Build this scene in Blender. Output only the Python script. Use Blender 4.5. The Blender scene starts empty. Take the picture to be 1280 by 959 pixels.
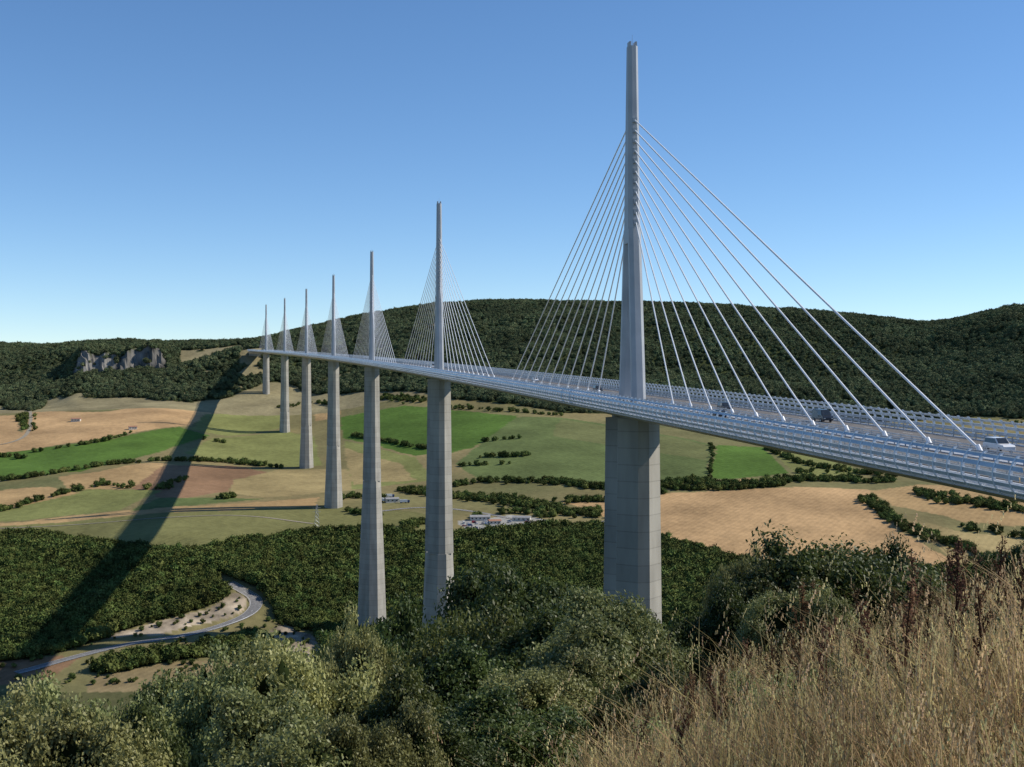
import bpy, math, random
import numpy as np
from mathutils import Vector
rng=np.random.default_rng(11); random.seed(5)
F=1527.0; HY=477.0
scene=bpy.context.scene
# ------------------------------------------------------------ helpers
def nodes_mat(name):
    m=bpy.data.materials.new(name); m.use_nodes=True
    nt=m.node_tree; b=nt.nodes['Principled BSDF']; return m,nt,b
def N(nt,t,**k):
    n=nt.nodes.new(t)
    for a,v in k.items(): setattr(n,a,v)
    return n
def noise_mat(name,c1,c2,scale=1.0,rough=.8,metal=0,bump=0.0,bscale=None,spec=.3,detail=6,obj=True):
    m,nt,b=nodes_mat(name)
    tc=N(nt,'ShaderNodeTexCoord'); nz=N(nt,'ShaderNodeTexNoise'); nz.inputs['Scale'].default_value=scale; nz.inputs['Detail'].default_value=detail
    nt.links.new(tc.outputs['Object'],nz.inputs['Vector'])
    r=N(nt,'ShaderNodeValToRGB'); r.color_ramp.elements[0].position=.3; r.color_ramp.elements[1].position=.7
    r.color_ramp.elements[0].color=(*c1,1); r.color_ramp.elements[1].color=(*c2,1)
    nt.links.new(nz.outputs['Fac'],r.inputs['Fac']); nt.links.new(r.outputs['Color'],b.inputs['Base Color'])
    b.inputs['Roughness'].default_value=rough; b.inputs['Metallic'].default_value=metal; b.inputs['Specular IOR Level'].default_value=spec
    if bump>0:
        n2=N(nt,'ShaderNodeTexNoise'); n2.inputs['Scale'].default_value=bscale or scale*4; n2.inputs['Detail'].default_value=4
        nt.links.new(tc.outputs['Object'],n2.inputs['Vector'])
        bp=N(nt,'ShaderNodeBump'); bp.inputs['Strength'].default_value=bump; bp.inputs['Distance'].default_value=.2
        nt.links.new(n2.outputs['Fac'],bp.inputs['Height']); nt.links.new(bp.outputs['Normal'],b.inputs['Normal'])
    return m
class MB:
    def __init__(s): s.v=[];s.f=[];s.m=[];s.n=0
    def add(s,verts,faces,mat=0):
        s.v.extend([tuple(p) for p in verts]); s.f.extend([tuple(i+s.n for i in f) for f in faces]); s.m.extend([mat]*len(faces)); s.n+=len(verts)
    def box(s,c,d,mat=0,ax=None):
        c=Vector(c); ax=ax or (Vector((1,0,0)),Vector((0,1,0)),Vector((0,0,1)))
        vs=[]
        for i in (-.5,.5):
            for j in (-.5,.5):
                for k in (-.5,.5): vs.append(c+ax[0]*d[0]*i+ax[1]*d[1]*j+ax[2]*d[2]*k)
        s.add(vs,[(0,1,3,2),(4,6,7,5),(0,4,5,1),(2,3,7,6),(0,2,6,4),(1,5,7,3)],mat)
    def tube(s,pts,rads,n=6,mat=0):
        pts=[Vector(p) for p in pts]; rings=[]
        for i,p in enumerate(pts):
            d=(pts[min(i+1,len(pts)-1)]-pts[max(i-1,0)]).normalized()
            a=d.cross(Vector((0,0,1)));
            if a.length<.05: a=d.cross(Vector((1,0,0)))
            a.normalize(); b=d.cross(a)
            rings+= [p+(a*math.cos(t)+b*math.sin(t))*rads[i] for t in [2*math.pi*k/n for k in range(n)]]
        fs=[]
        for i in range(len(pts)-1):
            for k in range(n): fs.append((i*n+k,i*n+(k+1)%n,(i+1)*n+(k+1)%n,(i+1)*n+k))
        fs.append(tuple(range(n))[::-1]); fs.append(tuple((len(pts)-1)*n+k for k in range(n)))
        s.add(rings,fs,mat)
    def loft(s,rings,mat=0,cap=True):
        n=len(rings[0]); vs=[p for r in rings for p in r]; fs=[]
        for i in range(len(rings)-1):
            for k in range(n): fs.append((i*n+k,i*n+(k+1)%n,(i+1)*n+(k+1)%n,(i+1)*n+k))
        if cap: fs.append(tuple(range(n))[::-1]); fs.append(tuple((len(rings)-1)*n+k for k in range(n)))
        s.add(vs,fs,mat)
    def obj(s,name,mats,parent=None,smooth=False,loc=None):
        me=bpy.data.meshes.new(name); me.from_pydata(s.v,[],s.f); me.update()
        for m in mats: me.materials.append(m)
        me.polygons.foreach_set('material_index',s.m)
        if smooth: me.polygons.foreach_set('use_smooth',[True]*len(s.f))
        o=bpy.data.objects.new(name,me); scene.collection.objects.link(o)
        if parent: o.parent=parent
        if loc: o.location=loc
        return o
def np_mesh(name,V,Fc,nper):
    me=bpy.data.meshes.new(name); me.vertices.add(len(V)); me.vertices.foreach_set('co',V.astype(np.float32).ravel())
    nf=len(Fc); me.loops.add(nf*nper); me.polygons.add(nf)
    me.loops.foreach_set('vertex_index',Fc.astype(np.int32).ravel())
    me.polygons.foreach_set('loop_start',np.arange(nf,dtype=np.int32)*nper)
    me.update(calc_edges=True); return me
TAB=rng.random((8,256,256))
def vn(x,y,k=0):
    xi=np.floor(x).astype(int); yi=np.floor(y).astype(int); fx=x-xi; fy=y-yi
    fx=fx*fx*(3-2*fx); fy=fy*fy*(3-2*fy); T=TAB[k%8]
    a=T[xi%256,yi%256];b=T[(xi+1)%256,yi%256];c=T[xi%256,(yi+1)%256];d=T[(xi+1)%256,(yi+1)%256]
    return (a*(1-fx)+b*fx)*(1-fy)+(c*(1-fx)+d*fx)*fy-.5
def fbm(x,y,s,o=4,k=0):
    r=0;a=1.;t=0
    for i in range(o): r=r+a*vn(x/s+17.3*i,y/s+5.1*i,k+i); t+=a; a*=.5; s=s/2.03
    return r/t*2
def sst(a,b,x): t=np.clip((x-a)/(b-a),0,1); return t*t*(3-2*t)
# ------------------------------------------------------------ terrain heights
NEARD=[0,5,10,20,30,40,50,70,100,150,200,300,450,640,800]
NEAR={ # ground level relative to eye height, by bearing column
-500:[-1.7,-2.8,-4.6,-9,-13,-17,-21,-29,-41,-60,-78,-118,-178,-222,-222],
0:  [-1.7,-3.0,-4.7,-9,-13,-17,-21,-29,-42,-62,-80,-120,-180,-226,-222],
300:[-1.7,-2.9,-4.6,-8.2,-11.6,-15,-18.5,-26,-39,-58,-76,-112,-175,-235,-224],
640:[-1.7,-2.6,-4.0,-7.0,-9.8,-12.6,-15.4,-22,-34,-53,-70,-100,-172,-240,-228],
850:[-1.7,-2.3,-3.4,-5.9,-8.6,-11.4,-14.2,-20,-32,-50,-68,-99,-165,-228,-226],
1050:[-1.7,-2.1,-2.9,-4.9,-7.2,-9.6,-12.4,-18,-29,-46,-62,-97,-160,-215,-215],
1280:[-1.7,-1.95,-2.5,-3.9,-5.4,-7.0,-9.0,-13,-19,-34,-52,-90,-150,-205,-205],
1450:[-1.7,-1.9,-2.3,-3.3,-4.6,-5.8,-7.2,-10,-15,-28,-45,-85,-145,-200,-200],
1750:[-1.7,-1.8,-2.1,-2.8,-3.6,-4.6,-5.8,-8,-13.5,-22,-38,-75,-140,-195,-195]}
FAR={ # (survey angle row, distance)
-500:[(850,875),(760,1000),(700,1100),(668,1180),(640,1300),(600,1500),(560,1750),(525,2050),(505,2300),(440,2900),(430,3200)],
0:[(850,875),(765,1000),(705,1100),(672,1180),(642,1300),(600,1500),(560,1750),(522,2050),(503,2300),(445,2850),(431,3200)],
100:[(850,875),(763,1000),(705,1100),(672,1180),(636,1300),(598,1480),(562,1700),(522,2000),(502,2280),(474,2440),(436,2700),(429,2900)],
200:[(845,880),(758,1000),(700,1095),(664,1180),(632,1302),(600,1450),(575,1632),(538,1850),(513,2050),(500,2260),(474,2440),(436,2700),(429,2850)],
300:[(835,900),(765,1000),(710,1080),(664,1180),(633,1302),(590,1600),(542,1950),(500,2270),(448,2495),(443,2520),(432,2720),(430,2900)],
400:[(830,905),(780,1000),(664,1190),(634,1302),(586,1632),(540,1962),(500,2250),(410,2850),(409,3000)],
520:[(830,905),(775,1000),(668,1180),(645,1260),(600,1480),(560,1700),(520,1930),(492,2120),(386,2880),(385,3000)],
640:[(825,910),(770,1000),(662,1180),(650,1250),(612,1400),(562,1600),(522,1850),(505,2000),(377,2900),(377,3000)],
850:[(820,915),(760,1000),(682,1130),(616,1350),(562,1600),(527,1850),(515,2000),(382,2850),(382,3000)],
1050:[(790,940),(742,1000),(705,1070),(650,1200),(610,1350),(572,1550),(540,1800),(523,2000),(395,2800),(395,2950)],
1165:[(780,950),(735,1000),(700,1080),(645,1200),(606,1350),(568,1550),(538,1780),(523,1980),(408,2700),(408,2900)],
1280:[(780,950),(730,1000),(690,1100),(640,1200),(600,1350),(562,1550),(540,1750),(520,1900),(388,2600),(386,2800)],
1750:[(780,950),(730,1000),(690,1100),(640,1200),(600,1350),(560,1550),(535,1750),(515,1900),(385,2600),(383,2800)]}
LD=np.linspace(0,math.log(13001.),1400)   # log(1+d)
DD=np.exp(LD)-1
cn=sorted(NEAR); cf=sorted(FAR)
nearT=np.array([np.interp(DD,NEARD,NEAR[c]) for c in cn])
def farprof(c):
    ds=[d for y,d in FAR[c]]; zs=[(HY-y)/F*d for y,d in FAR[c]]
    return np.interp(DD,ds,zs)
farT=np.array([farprof(c) for c in cf])
PXG=np.arange(-500,1751,10.)
def colinterp(T,cols): return np.array([np.interp(PXG,cols,T[:,j]) for j in range(T.shape[1])]).T
nearG=colinterp(nearT,cn); farG=colinterp(farT,cf)
w=sst(790,885,DD)[None,:]
G=nearG*(1-w)+farG*w
def blur(A,n,ax):
    k=np.hanning(n+2)[1:-1]; k/=k.sum(); p=n//2
    pad=[(0,0),(0,0)]; pad[ax]=(p,p); B=np.pad(A,pad,mode='edge')
    return np.apply_along_axis(lambda v:np.convolve(v,k,'valid'),ax,B)
G=blur(G,9,1); G=blur(G,9,0)
def scarp(X,Y): return 2495+np.abs(fbm(X,Y*0,17,3,2))*38-8+fbm(X,Y*0,90,2,4)*16
def H0(X,Y):
    X=np.asarray(X,float);Y=np.asarray(Y,float)
    th=np.arctan2(X,Y); r=np.hypot(X,Y); tc=np.clip(th,-.64,.63)
    px=640+F*np.tan(tc); d=r*np.cos(tc)
    i=np.clip((px+500)/10,0,len(PXG)-1.001); j=np.clip(np.log1p(d)/LD[1],0,len(LD)-1.001)
    a=i.astype(int); b=j.astype(int); fa=i-a; fb=j-b
    z=(G[a,b]*(1-fb)+G[a,b+1]*fb)*(1-fa)+(G[a+1,b]*(1-fb)+G[a+1,b+1]*fb)*fa
    # limestone scarp
    m=sst(80,105,px)*(1-sst(195,222,px))
    e=scarp(X,Y)
    z=z+m*(31+22*fbm(X,Y*0,34,3,5))*(.35*sst(0,5,d-e)+.35*sst(10,15,d-e)+.3*sst(20,26,d-e))*(1-sst(30,230,d-e))
    far=sst(2100,2350,d)*(1-sst(2550,2850,d))
    z=z+far*(1-m)*(-26*np.abs(fbm(X,Y,380,3,1))*2+10+9*fbm(X,Y,110,3,3))
    z=z+2.5*fbm(X,Y,260,3,5)*sst(1150,1350,d)*(1-sst(2100,2300,d))
    z=z+sst(900,960,d)*(1-sst(1150,1200,d))*4*fbm(X,Y,70,3,6)
    z=z+.18*fbm(X,Y,5,3,2)*sst(2,6,d)*(1-sst(80,200,d))
    z=z+sst(2700,3000,d)*4*fbm(X,Y,200,2,2)
    back=sst(.75,1.7,np.abs(th))
    return z*(1-back)+back*(-1.7+.04*np.minimum(r,600))
ROADC=None
def H(X,Y):
    X=np.asarray(X,float);Y=np.asarray(Y,float); z=H0(X,Y)
    if ROADC is not None:
        z=z.copy() if z.ndim else np.array(z)
        sh=z.shape; zf=z.ravel(); xf=np.broadcast_to(X,sh).ravel(); yf=np.broadcast_to(Y,sh).ravel()
        for RC,wd in ROADC:
            mnx,mxx=RC[:,0].min()-25,RC[:,0].max()+25; mny,mxy=RC[:,1].min()-25,RC[:,1].max()+25
            k=np.where((xf>mnx)&(xf<mxx)&(yf>mny)&(yf<mxy))[0]
            for c0 in range(0,len(k),20000):
                kk=k[c0:c0+20000]
                dd=np.hypot(xf[kk,None]-RC[None,:,0],yf[kk,None]-RC[None,:,1]); q=dd.argmin(1); dm=dd[np.arange(len(kk)),q]
                ww=1-sst(wd,wd+4,dm); zf[kk]=zf[kk]*(1-ww)+ww*(RC[q,2]-.25)
        z=zf.reshape(sh)
    return z
DS=np.concatenate([np.arange(700,3400,1.5)])
def site(px,py):   # map survey bearing/inclination to a point on the ground
    u=(px-640)/F; s=(HY-py)/F
    hz=H0(u*DS,DS); k=np.where(hz>=s*DS)[0]
    d=DS[k[0]] if len(k) else 3300.
    return (u*d,d)
def dens(pl,st):
    out=[]
    for a,b in zip(pl[:-1],pl[1:]):
        n=max(1,int(math.hypot(b[0]-a[0],b[1]-a[1])/st))
        for i in range(n): out.append((a[0]+(b[0]-a[0])*i/n,a[1]+(b[1]-a[1])*i/n))
    out.append(pl[-1]); return out
def smoothline(P,it=3):
    P=np.array(P,float)
    for _ in range(it):
        Q=[P[0]]
        for a,b in zip(P[:-1],P[1:]): Q+= [a*.75+b*.25,a*.25+b*.75]
        Q.append(P[-1]); P=np.array(Q)
    return P
def roadline(pxs,lift=.3):
    P=smoothline([site(*p) for p in pxs],3)
    L=np.r_[0,np.cumsum(np.hypot(*np.diff(P,axis=0).T))]; n=int(L[-1]/3)+2; t=np.linspace(0,L[-1],n)
    P=np.c_[np.interp(t,L,P[:,0]),np.interp(t,L,P[:,1])]
    z=H0(P[:,0],P[:,1]); k=np.hanning(17); k/=k.sum(); z=np.convolve(np.pad(z,8,mode='edge'),k,'valid')
    return np.c_[P,z+lift]
road_main=roadline([(284,727),(303,738),(321,749),(318,763),(298,776),(255,789),(205,799),(150,806),(90,822),(20,842)],-.3)
track1=roadline([(392,655),(300,643),(200,648),(110,655),(-60,662)],.1)
track2=roadline([(36,512),(40,535),(25,552),(-30,560)],.1)
road_serv=roadline([(470,640),(530,633),(600,640),(660,652),(720,660),(800,640)],.15)
ROADC=[(road_main,6.5),(track1,2.5),(track2,2.5),(road_serv,4)]
# ------------------------------------------------------------ land cover (map polygons)
def poly(pts): return np.array([site(*p) for p in pts])
def inpoly(X,Y,P):
    r=np.zeros(X.shape,bool); n=len(P); j=n-1
    for i in range(n):
        xi,yi=P[i];xj,yj=P[j]
        if yi!=yj: r^=((yi>Y)!=(yj>Y))&(X<(xj-xi)*(Y-yi)/(yj-yi)+xi)
        j=i
    return r
TAN=(.43,.28,.14);TAN2=(.37,.25,.12);OLV=(.17,.165,.065);GRN=(.08,.14,.028);LG=(.19,.20,.07);DG=(.11,.14,.05);BRN=(.23,.14,.08);TG=(.30,.235,.11);ROCK=(.34,.28,.205)
FIELDS=[
(OLV,[(-150,660),(200,638),(400,634),(520,640),(560,650),(560,676),(400,664),(240,692),(150,692),(60,672),(-150,676)]),
(TAN2,[(-150,662),(100,644),(260,632),(400,622),(395,634),(200,642),(0,658),(-150,668)]),
(TAN,[(38,514),(130,515),(245,503),(275,512),(235,533),(120,550),(40,562),(-20,568),(0,545),(30,540)]),
(TAN,[(-60,520),(22,519),(26,545),(-60,556)]),
(GRN,[(-80,572),(40,562),(120,553),(225,534),(262,545),(200,565),(100,590),(-80,600)]),
(LG,[(255,518),(330,508),(352,520),(350,535),(285,545),(240,537)]),
(LG,[(265,548),(350,537),(392,545),(402,582),(340,584),(270,576),(232,566)]),
(TAN2,[(70,597),(120,590),(190,578),(235,584),(205,604),(150,612),(90,612)]),
(BRN,[(205,582),(290,582),(335,590),(292,600),(286,614),(215,626),(165,612)]),
(LG,[(-80,655),(40,630),(110,612),(200,614),(150,638),(60,648)]),
(TAN2,[(-80,625),(10,612),(60,608),(100,616),(30,632),(-80,645)]),
(DG,[(160,640),(200,622),(280,622),(330,624),(240,632)]),
(TG,[(292,600),(345,588),(412,586),(470,588),(500,600),(430,614),(330,622),(286,616)]),
(GRN,[(425,522),(500,508),(560,512),(640,520),(590,560),(520,570),(430,548)]),
(LG,[(430,552),(520,572),(545,600),(440,612)]),
(TG,[(430,560),(500,580),(520,600),(440,606)]),
(TAN2,[(392,510),(425,508),(424,522),(395,526)]),
(DG,[(600,600),(570,580),(600,556),(640,522),(700,522),(790,535),(890,556),(884,598),(760,606),(690,604)]),
((.14,.15,.06),[(700,524),(790,537),(888,557),(884,575),(780,560),(690,545)]),
(GRN,[(648,520),(600,555),(560,568),(545,560),(600,518)]),
(GRN,[(896,556),(955,560),(985,592),(905,600),(888,597)]),
(LG,[(960,560),(1060,580),(1080,598),(1000,598)]),
(TAN,[(700,627),(830,617),(1000,609),(1085,612),(1110,640),(1130,668),(1195,700),(1180,716),(960,712),(860,682),(740,640)]),
(TAN2,[(1087,614),(1150,606),(1220,608),(1330,630),(1330,660),(1210,655),(1115,632)]),
(TG,[(1130,650),(1220,668),(1330,675),(1330,705),(1200,704)]),
(TAN2,[(905,602),(935,598),(960,606),(930,610)]),
(ROCK,[(296,742),(312,750),(306,762),(285,772),(245,783),(205,792),(140,800),(120,802),(180,783),(262,760)]),
(ROCK,[(335,790),(350,782),(392,794),(404,815),(380,830),(340,814)]),
(BRN,[(-60,828),(60,822),(110,818),(60,850),(-60,862)]),
((.22,.17,.09),[(120,838),(260,826),(400,830),(400,850),(250,862),(100,872)]),
((.30,.29,.26),[(572,652),(640,643),(694,652),(690,664),(620,668),(580,664)]),
]
FPOL=[(c,poly(p)) for c,p in FIELDS]
# forests
FOOT_PX=[-500,0,40,60,240,290,330,360,430,480,520,560,640,700,850,950,1100,1200,1280,1750]
FOOT_Y =[505,506,514,500,502,498,478,480,492,490,490,497,506,515,521,530,528,520,522,522]
FOOT_D=np.array([site(a,b)[1] for a,b in zip(FOOT_PX,FOOT_Y)])
RIDGE_PX=sorted(FAR); RIDGE_D=[FAR[c][-1][1] for c in RIDGE_PX]
B1=poly([(-150,676),(0,676),(60,670),(150,687),(230,694),(265,715),(286,731),(278,750),(250,762),(180,780),(130,799),(40,824),(-150,838)])
B2=poly([(230,694),(400,666),(480,668),(560,677),(640,668),(740,660),(840,680),(950,710),(1100,722),(1300,730),(1300,1000),(400,1000),(406,812),(392,790),(350,778),(338,752),(326,736),(285,720)])
B3=poly([(110,838),(140,828),(200,820),(280,806),(315,792),(332,798),(340,824),(260,822),(130,845)])
def forest_mask(X,Y):
    th=np.arctan2(X,Y); px=640+F*np.tan(np.clip(th,-.64,.63)); d=Y
    fd=np.interp(px,FOOT_PX,FOOT_D)+35*fbm(X,Y,90,2,3)
    far=(d>fd)
    e=scarp(X,Y)-d
    clear=((px>225)&(px<305)&(d>2600)&(d<2720)&(fbm(X,Y,45,2,1)>-.3))|((px>90)&(px<208)&(e<6)&(e>-27)&(fbm(X,Y,16,2,1)>-.22))
    clear|=((px>300)&(px<328)&(d>2450)&(d<2640))
    clear|=((fbm(X,Y,55,2,6)>.52)&(px<560))
    return (far&~clear)|inpoly(X,Y,B1)|inpoly(X,Y,B2)|inpoly(X,Y,B3)
# ------------------------------------------------------------ terrain mesh
th=np.concatenate([np.linspace(-math.pi,-.56,40)[:-1],np.arange(-.56,-.47,.006),np.arange(-.47,.47,.0017),np.arange(.47,.56,.006),np.linspace(.56,math.pi,40)])
rr=np.concatenate([np.geomspace(.05,60,110)[:-1],np.geomspace(60,700,70)[:-1],np.geomspace(700,2420,430)[:-1],np.arange(2420,2620,2.5),np.geomspace(2620,3500,90)[:-1],np.geomspace(3500,12000,20)])
T,R=np.meshgrid(th,rr); X=R*np.sin(T);Y=R*np.cos(T); Z=H(X,Y)
nr,ntt=X.shape
idx=np.arange(nr*ntt).reshape(nr,ntt)
Fq=np.stack([idx[:-1,:-1],idx[:-1,1:],idx[1:,1:],idx[1:,:-1]],-1).reshape(-1,4)[:,::-1]
me=np_mesh('hillside_terrain',np.c_[X.ravel(),Y.ravel(),Z.ravel()],Fq,4)
xf,yf=X.ravel(),Y.ravel()
col=np.zeros((len(xf),4),np.float32); col[:,3]=0
n1=fbm(xf,yf,120,4,1)
base=np.array([.20,.175,.08])[None]+n1[:,None]*np.array([.08,.04,.025])[None]
col[:,:3]=base
wx=xf+3*fbm(xf,yf,25,2,4); wy=yf+5*fbm(xf,yf,25,2,5)
for c,P in FPOL:
    k=inpoly(wx,wy,P); am=.25 if c!=ROCK else .9
    col[k,:3]=np.array(c)*(1+am*fbm(xf[k],yf[k],60 if c!=ROCK else 9,3,2))[:,None]; col[k,3]=1 if c!=ROCK else 0
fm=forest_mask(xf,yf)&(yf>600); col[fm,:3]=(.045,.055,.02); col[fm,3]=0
far=(yf>2100)&~fm; col[far,:3]=np.array((.25,.215,.12))*(1+.3*fbm(xf[far],yf[far],40,3,2))[:,None]
pxv=640+F*np.tan(np.clip(np.arctan2(xf,yf),-.64,.63)); ev=scarp(xf,yf)-yf
rk=(pxv>86)&(pxv<214)&(ev<10)&(ev>-34)
stn=np.clip(.66+1.0*fbm(xf,Z.ravel()*.3,8,3,3),.14,1.1)
col[rk,:3]=np.array((.215,.205,.185))*stn[rk][:,None]
near=(np.hypot(xf,yf)<90); col[near,:3]=np.array((.18,.14,.07))*(1+.3*fbm(xf[near],yf[near],4,3,2))[:,None]
mid=(np.hypot(xf,yf)>=90)&(yf<850); col[mid,:3]=np.array((.10,.10,.045))
a=me.attributes.new('land','FLOAT_COLOR','POINT'); a.data.foreach_set('color',col.ravel())
me.polygons.foreach_set('use_smooth',~rk[Fq[:,0]])
m,nt,b=nodes_mat('ground_cover')
at=N(nt,'ShaderNodeAttribute'); at.attribute_name='land'
geo=N(nt,'ShaderNodeNewGeometry')
def nz(scale,det=5):
    n=N(nt,'ShaderNodeTexNoise'); n.inputs['Scale'].default_value=scale; n.inputs['Detail'].default_value=det; nt.links.new(geo.outputs['Position'],n.inputs['Vector']); return n
def mathn(op,a_,b_):
    n=N(nt,'ShaderNodeMath',operation=op)
    for i,v in enumerate((a_,b_)):
        if isinstance(v,(int,float)): n.inputs[i].default_value=v
        else: nt.links.new(v,n.inputs[i])
    return n.outputs[0]
nA=nz(.012,6); nB=nz(.12,6); nC=nz(2.5,6)
wv=N(nt,'ShaderNodeTexWave'); wv.inputs['Scale'].default_value=.055; wv.inputs['Distortion'].default_value=3.; wv.inputs['Detail'].default_value=2; wv.inputs['Detail Scale'].default_value=.3
mp=N(nt,'ShaderNodeMapping'); mp.inputs['Rotation'].default_value=(0,0,.6); nt.links.new(geo.outputs['Position'],mp.inputs['Vector']); nt.links.new(mp.outputs['Vector'],wv.inputs['Vector'])
f=mathn('ADD',mathn('MULTIPLY',nA.outputs['Fac'],.9),mathn('MULTIPLY',nB.outputs['Fac'],.6))
f=mathn('ADD',f,mathn('MULTIPLY',nC.outputs['Fac'],.4))
f=mathn('ADD',f,mathn('MULTIPLY',wv.outputs['Fac'],mathn('MULTIPLY',at.outputs['Alpha'],.09)))
sc=N(nt,'ShaderNodeVectorMath',operation='SCALE'); nt.links.new(at.outputs['Color'],sc.inputs[0]); nt.links.new(f,sc.inputs['Scale'])
nt.links.new(sc.outputs[0],b.inputs['Base Color']); b.inputs['Roughness'].default_value=.95; b.inputs['Specular IOR Level'].default_value=.05
bp=N(nt,'ShaderNodeBump'); bp.inputs['Strength'].default_value=.6; bp.inputs['Distance'].default_value=1.5
nt.links.new(nB.outputs['Fac'],bp.inputs['Height']); nt.links.new(bp.outputs['Normal'],b.inputs['Normal'])
me.materials.append(m)
terr=bpy.data.objects.new('hillside_terrain',me); scene.collection.objects.link(terr)
# ------------------------------------------------------------ foliage
def leaf_mat(name,c1,c2,transl=.3,rough=.55,instvar=.35,spec=.3,patch=0,pscale=.01):
    m,nt,b=nodes_mat(name)
    at=N(nt,'ShaderNodeAttribute'); at.attribute_name='shade'
    oi=N(nt,'ShaderNodeObjectInfo')
    mx=N(nt,'ShaderNodeMix',data_type='RGBA'); nt.links.new(at.outputs['Fac'],mx.inputs[0]); mx.inputs[6].default_value=(*c1,1); mx.inputs[7].default_value=(*c2,1)
    mr=N(nt,'ShaderNodeMapRange'); mr.inputs['To Min'].default_value=1-instvar; mr.inputs['To Max'].default_value=1+instvar; nt.links.new(oi.outputs['Random'],mr.inputs['Value'])
    fac=mr.outputs[0]
    if patch>0:
        g=N(nt,'ShaderNodeNewGeometry'); pn=N(nt,'ShaderNodeTexNoise'); pn.inputs['Scale'].default_value=pscale; pn.inputs['Detail'].default_value=4; nt.links.new(g.outputs['Position'],pn.inputs['Vector'])
        pr=N(nt,'ShaderNodeMapRange'); pr.inputs['From Min'].default_value=.3; pr.inputs['From Max'].default_value=.7; pr.inputs['To Min'].default_value=1-patch; pr.inputs['To Max'].default_value=1+patch; nt.links.new(pn.outputs['Fac'],pr.inputs['Value'])
        mm=N(nt,'ShaderNodeMath',operation='MULTIPLY'); nt.links.new(fac,mm.inputs[0]); nt.links.new(pr.outputs[0],mm.inputs[1]); fac=mm.outputs[0]
    sc=N(nt,'ShaderNodeVectorMath',operation='SCALE'); nt.links.new(mx.outputs[2],sc.inputs[0]); nt.links.new(fac,sc.inputs['Scale'])
    hs=N(nt,'ShaderNodeHueSaturation'); mr2=N(nt,'ShaderNodeMapRange'); mr2.inputs['To Min'].default_value=.47; mr2.inputs['To Max'].default_value=.525
    ml=N(nt,'ShaderNodeMath',operation='FRACT'); m7=N(nt,'ShaderNodeMath',operation='MULTIPLY'); m7.inputs[1].default_value=7.31; nt.links.new(oi.outputs['Random'],m7.inputs[0]); nt.links.new(m7.outputs[0],ml.inputs[0]); nt.links.new(ml.outputs[0],mr2.inputs['Value']); nt.links.new(mr2.outputs[0],hs.inputs['Hue'])
    nt.links.new(sc.outputs[0],hs.inputs['Color'])
    nt.links.new(hs.outputs[0],b.inputs['Base Color']); b.inputs['Roughness'].default_value=rough; b.inputs['Specular IOR Level'].default_value=spec
    if transl>0:
        tr=N(nt,'ShaderNodeBsdfTranslucent'); nt.links.new(hs.outputs[0],tr.inputs['Color'])
        ms=N(nt,'ShaderNodeMixShader'); ms.inputs[0].default_value=transl
        nt.links.new(b.outputs[0],ms.inputs[1]); nt.links.new(tr.outputs[0],ms.inputs[2]); nt.links.new(ms.outputs[0],nt.nodes['Material Output'].inputs['Surface'])
    return m
bark=noise_mat('bark',(.06,.045,.03),(.13,.1,.075),6,.9)
M_forest=leaf_mat('forest_leaves',(.040,.060,.016),(.13,.16,.046),0,.8,.5,.05,.25,.02)
M_farfor=leaf_mat('hazed_hill_leaves',(.064,.084,.044),(.125,.15,.07),0,.8,.32,.05,.3,.009)  # distance haze put into the leaf colour as a bluish tint
M_oak=leaf_mat('oak_leaves',(.03,.048,.012),(.125,.155,.04),.3,.5,.3,.3,.3,.25)
M_light=leaf_mat('pale_leaves',(.12,.14,.042),(.36,.38,.145),.3,.5,.25,.3,.25,.4)
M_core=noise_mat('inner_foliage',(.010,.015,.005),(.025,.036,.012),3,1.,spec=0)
def ico(sub):
    import bmesh
    bm=bmesh.new(); bmesh.ops.create_icosphere(bm,subdivisions=sub,radius=1)
    v=np.array([p.co[:] for p in bm.verts]); f=np.array([[q.index for q in p.verts] for p in bm.faces]); bm.free(); return v,f
IV2,IF2=ico(2); IV3,IF3=ico(3)
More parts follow.
